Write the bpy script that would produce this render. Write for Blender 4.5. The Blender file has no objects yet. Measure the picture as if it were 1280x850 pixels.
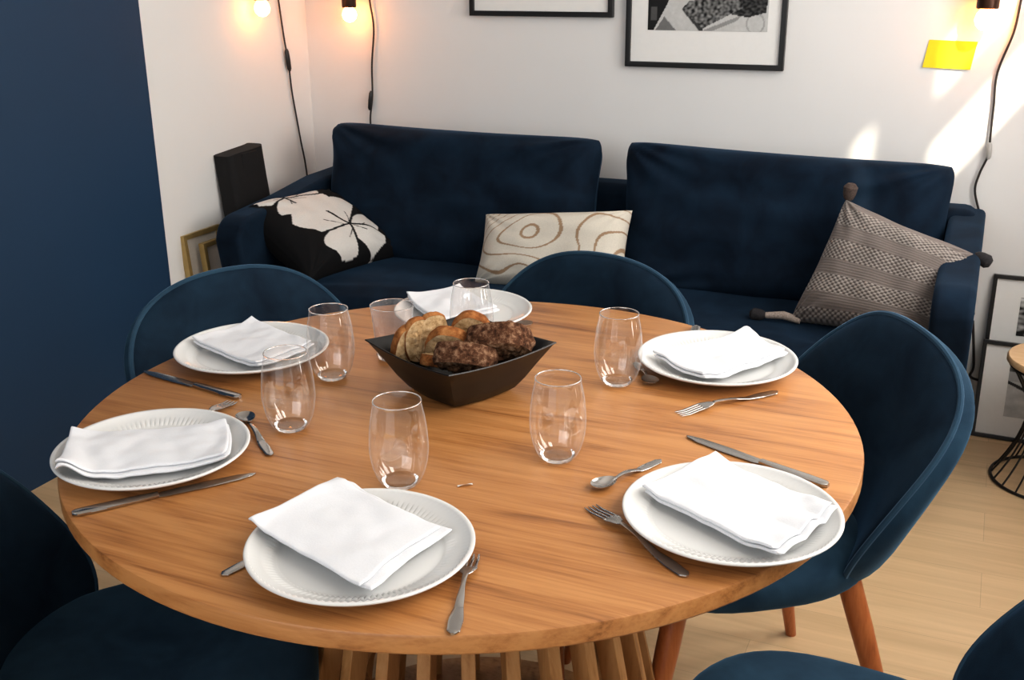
import bpy, math, random
from mathutils import Vector, Matrix, noise

random.seed(7)
C = bpy.context.scene.collection
PI = math.pi

# ------------------------------------------------------------------ helpers
class MB:
    """collects vertices / faces of one mesh"""
    def __init__(s): s.v = []; s.f = []; s.m = []; s.col = None
    def add(s, vs, fs, mi=0):
        b = len(s.v); s.v += [tuple(p) for p in vs]
        for f in fs: s.f.append(tuple(b + i for i in f)); s.m.append(mi)
        return s
    def box(s, x0, x1, y0, y1, z0, z1, mi=0):
        vs = [(x, y, z) for z in (z0, z1) for y in (y0, y1) for x in (x0, x1)]
        return s.add(vs, [(0,2,3,1),(4,5,7,6),(0,1,5,4),(2,6,7,3),(0,4,6,2),(1,3,7,5)], mi)
    def grid(s, fn, nu, nv, wu=False, wv=False, mi=0, flip=False):
        U = nu if wu else nu + 1; V = nv if wv else nv + 1
        vs = [fn(i / nu, j / nv) for j in range(V) for i in range(U)]
        fs = []
        for j in range(nv):
            for i in range(nu):
                a = j*U+i; b = j*U+(i+1) % U; c = ((j+1) % V)*U+(i+1) % U; d = ((j+1) % V)*U+i
                fs.append((a,d,c,b) if flip else (a,b,c,d))
        return s.add(vs, fs, mi)
    def lathe(s, prof, n=48, cx=0, cy=0, mi=0, cap0=False, cap1=False, rmod=None):
        m = len(prof); vs = []
        for r, z in prof:
            for k in range(n):
                a = 2*PI*k/n; rr = r
                vs.append((cx+rr*math.cos(a), cy+rr*math.sin(a), z + (rmod(r, k) if rmod else 0)))
        fs = []
        for j in range(m-1):
            for k in range(n):
                k2 = (k+1) % n
                fs.append((j*n+k, j*n+k2, (j+1)*n+k2, (j+1)*n+k))
        if cap0: fs.append(tuple(reversed(range(n))))
        if cap1: fs.append(tuple((m-1)*n+k for k in range(n)))
        return s.add(vs, fs, mi)
    def tube(s, pts, rad, n=10, closed=False, mi=0, flat=1.0, caps=True, up=(0,0,1)):
        P = [Vector(p) for p in pts]; m = len(P)
        R = rad if isinstance(rad, (list, tuple)) else [rad]*m
        vs = []; nrm = None
        for i in range(m):
            if closed: t = P[(i+1) % m]-P[i-1]
            else: t = P[min(i+1, m-1)]-P[max(i-1, 0)]
            t = t.normalized() if t.length > 1e-9 else Vector((0,0,1))
            if nrm is None:
                nrm = Vector(up); 
                if abs(nrm.dot(t)) > .95: nrm = Vector((1,0,0))
            nrm = (nrm - t*nrm.dot(t)).normalized(); b = t.cross(nrm)
            for k in range(n):
                a = 2*PI*k/n
                vs.append(P[i] + (nrm*math.sin(a)*flat + b*math.cos(a))*R[i])
        fs = []
        for i in range(m if closed else m-1):
            i2 = (i+1) % m
            for k in range(n):
                k2 = (k+1) % n
                fs.append((i*n+k, i*n+k2, i2*n+k2, i2*n+k))
        if caps and not closed:
            fs.append(tuple(reversed(range(n)))); fs.append(tuple((m-1)*n+k for k in range(n)))
        return s.add(vs, fs, mi)
    def prism(s, poly, y0, y1, axis='y', mi=0):
        n = len(poly)
        def P(a, b, t): return {'y': (a, t, b), 'x': (t, a, b), 'z': (a, b, t)}[axis]
        vs = [P(a, b, y0) for a, b in poly] + [P(a, b, y1) for a, b in poly]
        fs = [tuple(range(n)), tuple(reversed(range(n, 2*n)))]
        fs += [(i, i+n, (i+1) % n+n, (i+1) % n) for i in range(n)]
        return s.add(vs, fs, mi)
    def sphere(s, c, r, n=16, m=10, mi=0, sz=1.0):
        return s.grid(lambda u, v: (c[0]+r*math.sin(PI*(.002+.996*v))*math.cos(2*PI*u), c[1]+r*math.sin(PI*(.002+.996*v))*math.sin(2*PI*u), c[2]-r*sz*math.cos(PI*(.002+.996*v))), n, m, wu=True, mi=mi)
    def build(s, name, mat, parent=None, smooth=True, bevel=0, bseg=3, colors=None, angle=40, subsurf=0):
        import bmesh
        me = bpy.data.meshes.new(name); me.from_pydata(s.v, [], s.f)
        mats = mat if isinstance(mat, (list, tuple)) else [mat]
        for q in mats: me.materials.append(q)
        for p, i in zip(me.polygons, s.m): p.material_index = i
        if colors:
            ca = me.color_attributes.new('Pattern', 'FLOAT_COLOR', 'POINT')
            for i, c in enumerate(colors): ca.data[i].color = (c[0], c[1], c[2], 1)
        bm = bmesh.new(); bm.from_mesh(me); bmesh.ops.recalc_face_normals(bm, faces=bm.faces); bm.to_mesh(me); bm.free()
        if smooth:
            me.shade_smooth()
            try: me.set_sharp_from_angle(angle=math.radians(angle))
            except Exception: pass
        o = bpy.data.objects.new(name, me); C.objects.link(o)
        if bevel:
            md = o.modifiers.new('bevel', 'BEVEL'); md.width = bevel; md.segments = bseg; md.limit_method = 'ANGLE'; md.angle_limit = math.radians(35)
            if smooth: me.shade_smooth()
            o.modifiers.new('wn', 'WEIGHTED_NORMAL')
        if subsurf:
            md = o.modifiers.new('sub', 'SUBSURF'); md.levels = subsurf; md.render_levels = subsurf
        if parent: o.parent = parent
        return o

def tag(o, label, cat, group=None):
    o['label'] = label; o['category'] = cat
    if group: o['group'] = group
    return o
def thing(name, label, cat, loc=(0,0,0), rz=0, group=None):
    o = bpy.data.objects.new(name, None); C.objects.link(o); o.empty_display_size = .05
    o.location = loc; o.rotation_euler = (0, 0, rz)
    return tag(o, label, cat, group)
def struct(o): o['kind'] = 'structure'; return o
def dup(root, loc, rz, label, group=None, name=None):
    r = root.copy(); C.objects.link(r); r.location = loc; r.rotation_euler = (0, 0, rz)
    tag(r, label, root['category'], group or root.get('group'))
    for ch in list(root.children):
        c = ch.copy(); C.objects.link(c); c.parent = r
        for g in list(ch.children):
            e = g.copy(); C.objects.link(e); e.parent = c
    return r

# ------------------------------------------------------------------ materials
def lin(r, g, b):
    f = lambda c: (c/255/12.92) if c/255 <= .04045 else ((c/255+.055)/1.055)**2.4
    return (f(r), f(g), f(b), 1)
def newmat(name):
    m = bpy.data.materials.new(name); m.use_nodes = True
    nt = m.node_tree; b = nt.nodes['Principled BSDF']
    return m, nt, b
def ramp(nt, stops):
    r = nt.nodes.new('ShaderNodeValToRGB'); e = r.color_ramp.elements
    while len(e) > 1: e.remove(e[-1])
    e[0].position = stops[0][0]; e[0].color = stops[0][1]
    for p, c in stops[1:]:
        q = e.new(p); q.color = c
    return r
def coords(nt, scale=(1,1,1), kind='Object', rot=(0,0,0), loc=(0,0,0)):
    t = nt.nodes.new('ShaderNodeTexCoord'); m = nt.nodes.new('ShaderNodeMapping')
    m.inputs['Scale'].default_value = scale; m.inputs['Rotation'].default_value = rot; m.inputs['Location'].default_value = loc
    nt.links.new(t.outputs[kind], m.inputs['Vector']); return m
def noisetex(nt, vec, scale, detail=4, rough=.55, dist=0):
    n = nt.nodes.new('ShaderNodeTexNoise'); n.inputs['Scale'].default_value = scale; n.inputs['Detail'].default_value = detail
    n.inputs['Roughness'].default_value = rough; n.inputs['Distortion'].default_value = dist
    nt.links.new(vec.outputs[0], n.inputs['Vector']); return n
def bump(nt, b, sock, strength, dist=.002):
    q = nt.nodes.new('ShaderNodeBump'); q.inputs['Strength'].default_value = strength; q.inputs['Distance'].default_value = dist
    nt.links.new(sock, q.inputs['Height']); nt.links.new(q.outputs[0], b.inputs['Normal']); return q
def plain(name, col, rough=.5, metal=0, nscale=60, var=.06, bmp=0, **kw):
    m, nt, b = newmat(name)
    v = coords(nt); n = noisetex(nt, v, nscale)
    c = col
    r = ramp(nt, [(.3, tuple(x*(1-var) for x in c[:3])+(1,)), (.7, tuple(min(1, x*(1+var)) for x in c[:3])+(1,))])
    nt.links.new(n.outputs['Fac'], r.inputs[0]); nt.links.new(r.outputs[0], b.inputs['Base Color'])
    b.inputs['Roughness'].default_value = rough; b.inputs['Metallic'].default_value = metal
    if bmp: bump(nt, b, n.outputs['Fac'], bmp)
    for k, x in kw.items(): b.inputs[k].default_value = x
    return m
def velvet(name, dark, light, sheen=.5, tint=(.25,.45,.75,1), spec=.15):
    m, nt, b = newmat(name)
    v = coords(nt); n = noisetex(nt, v, 9, 3, .6, .4); n2 = noisetex(nt, v, 420, 2)
    r = ramp(nt, [(.32, dark), (.68, light)])
    nt.links.new(n.outputs['Fac'], r.inputs[0]); nt.links.new(r.outputs[0], b.inputs['Base Color'])
    b.inputs['Roughness'].default_value = .85; b.inputs['Specular IOR Level'].default_value = spec
    b.inputs['Sheen Weight'].default_value = sheen; b.inputs['Sheen Roughness'].default_value = .38; b.inputs['Sheen Tint'].default_value = tint
    bump(nt, b, n2.outputs['Fac'], .25, .001)
    return m
def wood(name, dark, mid, light, rough=.42, grain=(2.2, 26, 26), rot=(0,0,0), coat=0, contrast=1):
    m, nt, b = newmat(name)
    v = coords(nt, grain, rot=rot)
    n1 = noisetex(nt, v, 1.0, 6, .62, 1.1)
    v2 = coords(nt, (grain[0]*2.5, grain[1]*9, grain[2]*9), rot=rot); n2 = noisetex(nt, v2, 1.0, 3, .6, .2)
    v3 = coords(nt, (grain[0]*.35, grain[1]*.2, grain[2]*.2), rot=rot)
    w = nt.nodes.new('ShaderNodeTexNoise'); w.inputs['Scale'].default_value = 1; nt.links.new(v3.outputs[0], w.inputs['Vector']); w.inputs['Detail'].default_value = 2
    mul = nt.nodes.new('ShaderNodeMath'); mul.operation = 'MULTIPLY'; mul.inputs[1].default_value = 13
    nt.links.new(w.outputs['Fac'], mul.inputs[0])
    fr = nt.nodes.new('ShaderNodeMath'); fr.operation = 'PINGPONG'; fr.inputs[1].default_value = .5; nt.links.new(mul.outputs[0], fr.inputs[0])
    a1 = nt.nodes.new('ShaderNodeMath'); a1.operation = 'MULTIPLY_ADD'; a1.inputs[1].default_value = .30; nt.links.new(fr.outputs[0], a1.inputs[0]); nt.links.new(n1.outputs['Fac'], a1.inputs[2])
    a2 = nt.nodes.new('ShaderNodeMath'); a2.operation = 'MULTIPLY_ADD'; a2.inputs[1].default_value = .50; nt.links.new(n2.outputs['Fac'], a2.inputs[0]); nt.links.new(a1.outputs[0], a2.inputs[2])
    r = ramp(nt, [(.56, dark), (.74, mid), (.96, light)])
    nt.links.new(a2.outputs[0], r.inputs[0]); nt.links.new(r.outputs[0], b.inputs['Base Color'])
    b.inputs['Roughness'].default_value = rough; b.inputs['Coat Weight'].default_value = coat; b.inputs['Coat Roughness'].default_value = .3
    bump(nt, b, n2.outputs['Fac'], .12, .001)
    return m
def pattern(name, rough=.85, sheen=0, nscale=300, bmp=.2):
    m, nt, b = newmat(name)
    a = nt.nodes.new('ShaderNodeVertexColor'); a.layer_name = 'Pattern'
    v = coords(nt); n = noisetex(nt, v, nscale, 2)
    mx = nt.nodes.new('ShaderNodeMixRGB'); mx.blend_type = 'MULTIPLY'; mx.inputs[0].default_value = .22
    nt.links.new(a.outputs['Color'], mx.inputs[1]); nt.links.new(n.outputs['Fac'], mx.inputs[2])
    nt.links.new(mx.outputs[0], b.inputs['Base Color']); b.inputs['Roughness'].default_value = rough
    b.inputs['Sheen Weight'].default_value = sheen; b.inputs['Specular IOR Level'].default_value = .2
    bump(nt, b, n.outputs['Fac'], bmp, .001)
    return m

M_wall = plain('white wall paint', (.765, .76, .75, 1), .9, nscale=3, var=.012)
M_blue = plain('blue wall paint', (.0052, .036, .088, 1), .6, nscale=2, var=.05)
M_ceil = plain('ceiling paint', (.82, .82, .81, 1), .95, nscale=2, var=.01)
M_velvet = velvet('navy velvet', (.0032, .0100, .0210, 1), (.0105, .029, .052, 1), .27, (.10, .27, .52, 1))
M_velvet_lit = velvet('navy velvet lit copy', (.009, .027, .050, 1), (.022, .058, .096, 1), .36, (.16, .36, .56, 1))  # same velvet made lighter: window light on shell and seats put into the colour
M_sofa = velvet('sofa velvet', (.0022, .0070, .0165, 1), (.0060, .0185, .038, 1), .20, (.10, .27, .50, 1))
M_piping = velvet('piping velvet', (.020, .05, .085, 1), (.030, .07, .11, 1), .6, (.3, .5, .75, 1))
M_oak = wood('oak table wood', (.215, .076, .020, 1), (.42, .178, .054, 1), (.53, .25, .086, 1), .36, (2.0, 24, 24), coat=.12)
M_oakside = wood('oak slat wood', (.27, .12, .038, 1), (.40, .195, .066, 1), (.48, .255, .10, 1), .5, (26, 26, 2.2))
M_leg = wood('walnut leg wood', (.22, .060, .015, 1), (.38, .110, .028, 1), (.46, .15, .042, 1), .38, (30, 30, 2.5))
M_stooltop = wood('beech stool wood', (.55, .33, .16, 1), (.66, .43, .23, 1), (.72, .5, .29, 1), .45, (4, 30, 30))
M_porcelain = plain('white porcelain', (.76, .76, .745, 1), .16, nscale=8, var=.006, **{'Coat Weight': .3})
M_linen = plain('white napkin linen', (.765, .775, .80, 1), .92, nscale=420, var=.02, bmp=.12)
M_steel = plain('stainless steel', (.50, .48, .46, 1), .17, 1, nscale=20, var=.03)
M_bowl = plain('black melamine', (.0065, .0050, .0042, 1), .42, nscale=60, var=.15)
M_frame = plain('black frame lacquer', (.010, .009, .0085, 1), .35, nscale=30, var=.1)
M_mat = plain('picture mount card', (.80, .795, .775, 1), .8, nscale=60, var=.01)
M_photo = pattern('black and white photograph', .45, 0, 90, 0)
M_cord = plain('black cord', (.018, .013, .012, 1), .6, nscale=80, var=.2)
M_socket = plain('bronze lamp socket', (.055, .026, .017, 1), .32, .75, nscale=30, var=.1)
M_switch = plain('black switch plastic', (.010, .009, .009, 1), .4, nscale=30, var=.1)
M_switchg = plain('grey switch plastic', (.42, .41, .39, 1), .4, nscale=30, var=.05)
M_note = plain('yellow sticky paper', (.80, .66, .012, 1), .7, nscale=40, var=.03)
M_gold = plain('brushed gold frame', (.42, .30, .12, 1), .4, .5, nscale=40, var=.12)
M_canvas = plain('pale canvas', (.62, .58, .52, 1), .9, nscale=160, var=.05)
M_bag = plain('black nylon', (.0035, .003, .0035, 1), .85, nscale=90, var=.25, bmp=.2)
M_wire = plain('black wire', (.008, .007, .007, 1), .4, nscale=40, var=.1)
M_floral = pattern('floral print cotton', .85)
M_cream = pattern('cream embroidered cotton', .85)
M_taupe = pattern('taupe woven wool', .95, .15, 220, .5)
M_tassel = plain('brown wool tassel', (.075, .052, .043, 1), .95, nscale=220, var=.4, bmp=.6)
M_tasseld = plain('charcoal wool tassel', (.018, .016, .018, 1), .95, nscale=220, var=.4, bmp=.6)
M_tcord = plain('taupe wool cord', (.34, .28, .24, 1), .95, nscale=220, var=.3, bmp=.6)

def speckle(name, stops, nscale, rough=.92):
    m, nt, b = newmat(name)
    v = coords(nt); n = noisetex(nt, v, nscale, 6, .7); r = ramp(nt, stops)
    nt.links.new(n.outputs['Fac'], r.inputs[0]); nt.links.new(r.outputs[0], b.inputs['Base Color']); b.inputs['Roughness'].default_value = rough
    b.inputs['Specular IOR Level'].default_value = .2; bump(nt, b, n.outputs['Fac'], 1, .003); return m
M_rye = speckle('rye crumb', [(.34, (.045, .020, .010, 1)), (.5, (.17, .080, .038, 1)), (.64, (.40, .25, .15, 1))], 120)
M_ryecrust = speckle('rye crust', [(.35, (.030, .012, .006, 1)), (.5, (.12, .05, .024, 1)), (.66, (.34, .20, .12, 1))], 110)
M_crumb = speckle('bread crumb', [(.34, (.30, .17, .07, 1)), (.5, (.56, .38, .20, 1)), (.66, (.70, .52, .32, 1))], 80)
M_crust = speckle('bread crust', [(.34, (.11, .035, .010, 1)), (.5, (.33, .12, .035, 1)), (.66, (.52, .25, .09, 1))], 50)
M_paper = plain('paper scrap', (.8, .78, .74, 1), .9, nscale=40, var=.02)
M_felt = plain('stool felt', (.02, .02, .02, 1), .9, nscale=40, var=.1)

def glass_mat(name, tint=(1,1,1,1), rough=0.0):
    m, nt, b = newmat(name)
    b.inputs['Base Color'].default_value = tint; b.inputs['Roughness'].default_value = rough
    b.inputs['Transmission Weight'].default_value = 1; b.inputs['IOR'].default_value = 1.45; b.inputs['Specular IOR Level'].default_value = .75
    v = coords(nt); n = noisetex(nt, v, 5, 1); bump(nt, b, n.outputs['Fac'], .01, .001)
    return m
def thin_glass(name, tint, haze=0.0, boost=2.3, edge=.55):
    m, nt, b = newmat(name)
    nt.nodes.remove(b); out = nt.nodes['Material Output']
    tr = nt.nodes.new('ShaderNodeBsdfTransparent'); tr.inputs[0].default_value = tint
    gl = nt.nodes.new('ShaderNodeBsdfGlossy'); gl.inputs['Roughness'].default_value = .015; gl.inputs['Color'].default_value = (1, 1, 1, 1)
    fr = nt.nodes.new('ShaderNodeLayerWeight'); fr.inputs[0].default_value = .5
    pf = nt.nodes.new('ShaderNodeMath'); pf.operation = 'POWER'; pf.inputs[1].default_value = 7; nt.links.new(fr.outputs['Facing'], pf.inputs[0])
    mu = nt.nodes.new('ShaderNodeMath'); mu.operation = 'MULTIPLY_ADD'; mu.inputs[1].default_value = .5; mu.inputs[2].default_value = .055*boost; mu.use_clamp = True
    v = coords(nt); n = noisetex(nt, v, 14, 1); bp = nt.nodes.new('ShaderNodeBump'); bp.inputs['Strength'].default_value = .03; bp.inputs['Distance'].default_value = .002
    nt.links.new(n.outputs['Fac'], bp.inputs['Height']); nt.links.new(bp.outputs[0], gl.inputs['Normal'])
    nt.links.new(pf.outputs[0], mu.inputs[0])
    mx = nt.nodes.new('ShaderNodeMixShader'); nt.links.new(mu.outputs[0], mx.inputs[0]); nt.links.new(tr.outputs[0], mx.inputs[1]); nt.links.new(gl.outputs[0], mx.inputs[2])
    df = nt.nodes.new('ShaderNodeBsdfDiffuse'); df.inputs[0].default_value = (.62, .62, .63, 1)
    lw = nt.nodes.new('ShaderNodeLayerWeight'); lw.inputs[0].default_value = .5
    pw = nt.nodes.new('ShaderNodeMath'); pw.operation = 'POWER'; pw.inputs[1].default_value = 5; nt.links.new(lw.outputs['Facing'], pw.inputs[0])
    ma = nt.nodes.new('ShaderNodeMath'); ma.operation = 'MULTIPLY_ADD'; ma.inputs[1].default_value = edge; ma.inputs[2].default_value = haze; ma.use_clamp = True; nt.links.new(pw.outputs[0], ma.inputs[0])
    m2 = nt.nodes.new('ShaderNodeMixShader'); nt.links.new(ma.outputs[0], m2.inputs[0]); nt.links.new(mx.outputs[0], m2.inputs[1]); nt.links.new(df.outputs[0], m2.inputs[2])
    nt.links.new(m2.outputs[0], out.inputs[0])
    return m
M_glass = thin_glass('clear drinking glass', (.985, .985, .985, 1), .012)
M_glassf = thin_glass('hazy tumbler glass', (.96, .90, .87, 1), .16, 1.5, .5)
M_base = glass_mat('thick glass base', (1, 1, 1, 1))
M_pane = glass_mat('window pane glass')

m, nt, b = newmat('glowing bulb glass')
b.inputs['Base Color'].default_value = (1, .8, .5, 1); b.inputs['Emission Color'].default_value = (1, .31, .06, 1); b.inputs['Emission Strength'].default_value = 30
v = coords(nt); n = noisetex(nt, v, 4, 1); bump(nt, b, n.outputs['Fac'], .02)
M_bulb = m

# oak plank floor: brick texture for boards, stretched noise for grain
m, nt, b = newmat('oak plank floor')
v = coords(nt, (1, 1, 1))
br = nt.nodes.new('ShaderNodeTexBrick'); nt.links.new(v.outputs[0], br.inputs['Vector'])
br.inputs['Scale'].default_value = 1; br.inputs['Brick Width'].default_value = 1.25; br.inputs['Row Height'].default_value = .165
br.inputs['Mortar Size'].default_value = .0007; br.inputs['Mortar Smooth'].default_value = .3; br.offset = .37
br.inputs['Color1'].default_value = (.76, .54, .32, 1); br.inputs['Color2'].default_value = (.69, .485, .28, 1); br.inputs['Mortar'].default_value = (.52, .36, .21, 1)
v2 = coords(nt, (1.6, 26, 1)); n = noisetex(nt, v2, 1, 6, .6, .7)
r = ramp(nt, [(.3, (.80, .78, .74, 1)), (.7, (1.0, 1.0, 1.0, 1))]); nt.links.new(n.outputs['Fac'], r.inputs[0])
mx = nt.nodes.new('ShaderNodeMixRGB'); mx.blend_type = 'MULTIPLY'; mx.inputs[0].default_value = 1
nt.links.new(br.outputs['Color'], mx.inputs[1]); nt.links.new(r.outputs[0], mx.inputs[2]); nt.links.new(mx.outputs[0], b.inputs['Base Color'])
b.inputs['Roughness'].default_value = .42; bump(nt, b, n.outputs['Fac'], .06, .001)
M_floor = m

# ------------------------------------------------------------------ the room
# X runs along the back wall (corner at 0), Y = 0 is the back wall, -Y comes into the room
RX, FY, CZ = 3.02, -7.0, 2.65
struct(MB().box(-.12, RX+.12, FY, .12, -.1, 0).build('floor', M_floor, smooth=False))
struct(MB().box(-.12, RX+.12, FY, .12, CZ, CZ+.1).build('ceiling', M_ceil, smooth=False))
struct(MB().box(-.12, RX+.12, 0, .12, 0, CZ).build('wall_back', M_wall, smooth=False))
struct(MB().box(-.12, 0, -.888, 0, 0, CZ).build('wall_side', M_wall, smooth=False))
struct(MB().box(-.12, .003, FY, -.888, 0, CZ).build('wall_left', M_blue, smooth=False))
# right wall with transom panes the sun comes through
wr = MB()
Ys = [FY, -1.815, -1.735, -1.575, -1.455, -1.235, -.50, 0]; Zs = [0, 1.80, 2.02, 2.13, 2.325, CZ]
holes = {(5,1), (5,3), (3,3), (1,3), (1,2)}
for i in range(7):
    for j in range(5):
        if (i, j) in holes: continue
        wr.box(RX, RX+.03, Ys[i], Ys[i+1], Zs[j], Zs[j+1])
struct(wr.build('wall_right', M_wall, smooth=False))

# ------------------------------------------------------------------ dining table
TX, TY = 1.681, -2.154
t = thing('dining_table', 'large round oak dining table on a ring of slanted slats, laid for six', 'table', (TX, TY, 0))
R = .6
prof = [(.0, .7235), (R-.006, .7235), (R-.0015, .725), (R, .7275), (R, .7465), (R-.0012, .749), (R-.004, .75), (0.0, .75)]
prof = [(max(r_, .0005), z) for r_, z in prof]
MB().lathe(prof, 128).build('tabletop', M_oak, t, angle=28)
MB().lathe([(.12, .70), (.235, .70), (.235, .7235), (.12, .7235), (.12, .70)], 64).build('top_ring', M_oakside, t)
MB().lathe([(.275, .0), (.375, .0), (.375, .03), (.275, .03), (.275, .0)], 64).build('base_ring', M_oakside, t)
MB().lathe([(.18, .28), (.262, .28), (.262, .305), (.18, .305), (.18, .28)], 64).build('middle_ring', M_oakside, t)
for k in range(26):
    a = math.radians(360/26*k+4.3)
    ca, sa = math.cos(a), math.sin(a)
    vs = []
    for z, r_ in ((.02, .347), (.705, .200)):
        for dr in (-.018, .018):
            for dt in (-.0105, .0105):
                rr = r_+dr
                vs.append((rr*ca - dt*sa, rr*sa + dt*ca, z))
    MB().add(vs, [(0,1,3,2),(4,6,7,5),(0,4,5,1),(2,3,7,6),(0,2,6,4),(1,5,7,3)]).build('slat', M_oakside, t, smooth=False, bevel=.0015, bseg=1)

# ------------------------------------------------------------------ dining chairs (local: faces +Y, back at -Y)
BZ, BT = .610, .802
def back_pt(x, z):
    # mid surface of the shell
    y = -.225 - .20*(z-.40) + x*x*(1.2 + 1.9*(.615-z)/.215)
    return y
def back_outline(a):
    ca, sa = math.cos(a), math.sin(a)
    x = .252*math.copysign(abs(ca)**.92, ca)
    if sa >= 0: z = BZ + (BT-BZ)*abs(sa)**.92
    else:
        x = .252*math.copysign(abs(ca)**.5, ca)
        z = BZ - (BZ-.365)*abs(sa)**.85
        x *= 1-.06*abs(sa)**2
    return x, z
def make_chair(name, label, vel, vel_out, pip, leg, group):
    t = thing(name, label, 'chair', group=group)
    # seat
    def seat_fn(u, v):
        a = 2*PI*u; ca, sa = math.cos(a), math.sin(a)
        e = .74
        px = .238*math.copysign(abs(ca)**e, ca); py = .232*math.copysign(abs(sa)**e, sa)
        px *= 1 + .06*sa
        # v: 0 bottom centre .. 1 top centre
        q = v*2
        if q <= 1:
            s_ = math.sin(q*PI/2)**.55 if q > 0 else 0; z = .425 - .050*math.cos(q*PI/2)**.6
        else:
            q = q-1; s_ = math.cos(q*PI/2)**.45 if q < 1 else 0; z = .425 + .045*math.sin(q*PI/2)**.6
        return (px*max(s_, .002), .015 + py*max(s_, .002), z)
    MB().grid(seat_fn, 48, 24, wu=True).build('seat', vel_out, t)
    # backrest: closed cushion shell over the outline
    N, K = 64, 12
    halves = []
    for side in (1, -1):
        vs = []; fs = []
        for k in range(K+1):
            s_ = k/K; s_ = 1-(1-s_)**1.6
            for i in range(N):
                x, z = back_outline(2*PI*i/N)
                x *= max(s_, .001); z = .60 + (z-.60)*max(s_, .001)
                th = math.sqrt(max(0, 1-s_**5))
                off = (.024 if side > 0 else -.052)*th
                wr_ = .0022*noise.noise((x*16, z*7, 3.1))*th if side > 0 else 0
                vs.append((x - (1.2 if side > 0 else 3.4)*x*off, back_pt(x, z)+off+wr_, z))
        for k in range(K):
            for i in range(N):
                i2 = (i+1) % N
                fs.append((k*N+i, k*N+i2, (k+1)*N+i2, (k+1)*N+i))
        halves.append(MB().add(vs, fs))
    bk = halves[0].build('backrest', vel, t, angle=80)
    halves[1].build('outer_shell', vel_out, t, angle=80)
    pts = []
    for i in range(96):
        x, z = back_outline(2*PI*i/96); pts.append((x, back_pt(x, z), z))
    MB().tube(pts, .0055, 8, closed=True).build('piping', pip, bk)
    for sx in (-1, 1):
        for sy in (-1, 1):
            MB().tube([(sx*.150, .01+sy*.150, .415), (sx*.176, .01+sy*.180, .30), (sx*.240, .01+sy*.258, 0)], [.0215, .0205, .0115], 16).build('leg', leg, t)
    return t
def place(o, x, y, deg): o.location = (x, y, 0); o.rotation_euler = (0, 0, math.radians(deg-90))
G = 'navy velvet chairs around the table'
chA = make_chair('dining_chair', 'navy velvet tub chair in front of the floral pillow, beside the blue wall', M_velvet, M_velvet_lit, M_piping, M_leg, G)
place(chA, 1.188, -1.912, -31)
def chair(x, y, deg, label):
    o = dup(chA, (0,0,0), 0, label); place(o, x, y, deg); return o
chair(1.576, -1.645, -100, 'navy velvet tub chair at the far side of the table, before the cream pillow')
chair(2.045, -1.765, 214, 'navy velvet tub chair showing its whole side and wooden legs, near the grey tasselled pillow')
chair(2.32, -2.38, 178, 'navy velvet chair at the bottom edge, its round seat and dark back corner cropped')
chair(1.336, -2.536, 35, 'deep navy velvet tub chair in shadow between blue wall and table')

# ------------------------------------------------------------------ sofa
SX0, SX1 = .145, 2.405
sf = thing('sofa', 'long dark navy velvet sofa with two big loose back cushions against the back wall', 'sofa', (0,0,0))
def rbox(x0, x1, y0, y1, z0, z1, name, mat, bev, parent, seg=4): return MB().box(x0, x1, y0, y1, z0, z1).build(name, mat, parent, bevel=bev, bseg=seg)
rbox(SX0+.06, SX1-.06, -.80, -.06, .13, .30, 'base', M_sofa, .03, sf)
rbox(SX0+.02, SX1-.02, -.165, -.025, .14, .715, 'back_rail', M_sofa, .04, sf)
def arm_profile():
    P = [(-.03, .14), (-.03, .70)]
    P += [(-.30, .695), (-.55, .665)]
    for k in range(9):
        a = PI/2 + (PI/2-.12)*k/8
        P.append((-.745+.085*math.cos(a), .565+.085*math.sin(a)))
    P += [(-.755, .14)]
    return P
for x0, x1 in ((SX0, SX0+.10), (SX1-.10, SX1)):
    MB().prism(arm_profile(), x0, x1, 'x').build('armrest', M_sofa, sf, bevel=.018, bseg=4)
def cushion(corners, thick, name, mat, parent=None, n=40, pinch=.05, wr=.004, wf=6, colorf=None, seed=0, power=4, pillowy=.5, rnd=0, both=True, disp=None, skew=0):
    """soft cushion spanned by four corners (u: A->B, v: A->D)"""
    A, B, Cc, D = [Vector(p) for p in corners]
    nrm = (B-A).cross(D-A).normalized()
    mb = MB(); cols = []
    def fn(side):
        def g(u, v):
            s_ = 2*u-1; q = 2*v-1
            # edges pulled in between the corners
            us = u + (.5-u)*pinch*(1-q*q)*abs(s_)**2; vs_ = v + (.5-v)*pinch*(1-s_*s_)*abs(q)**2
            us += (.5-us)*rnd*abs(q)**12; vs_ += (.5-vs_)*rnd*abs(s_)**12
            P = (A*(1-us)+B*us)*(1-vs_) + (D*(1-us)+Cc*us)*vs_
            h = (max(0, 1-abs(s_)**power)*max(0, 1-abs(q)**power))**pillowy
            w = wr*noise.noise((u*wf+seed, v*wf*1.0, seed*1.7+side)) * (h**.5)
            # tension creases running in from the corners
            for cu, cv in ((0,0),(1,0),(0,1),(1,1)):
                du, dv = u-cu, v-cv; rr = math.hypot(du, dv)
                if rr < .45: w += wr*.8*math.sin(math.atan2(abs(dv), abs(du))*14+seed)*(1-rr/.45)*min(1, rr*8)
            d_ = disp(u, v)*h**.3 if (disp and side > 0) else 0
            return P + nrm*(side*(thick/2*h) + w + d_)
        return g
    mb.grid(fn(1), n, n); k = len(mb.v); mb.grid(fn(-1), n, n, flip=True)
    if colorf:
        for j in range(n+1):
            for i in range(n+1): cols.append(colorf(i/n, j/n))
        cols = cols + cols
    o = mb.build(name, mat, parent, colors=cols or None, angle=180)
    return o
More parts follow.
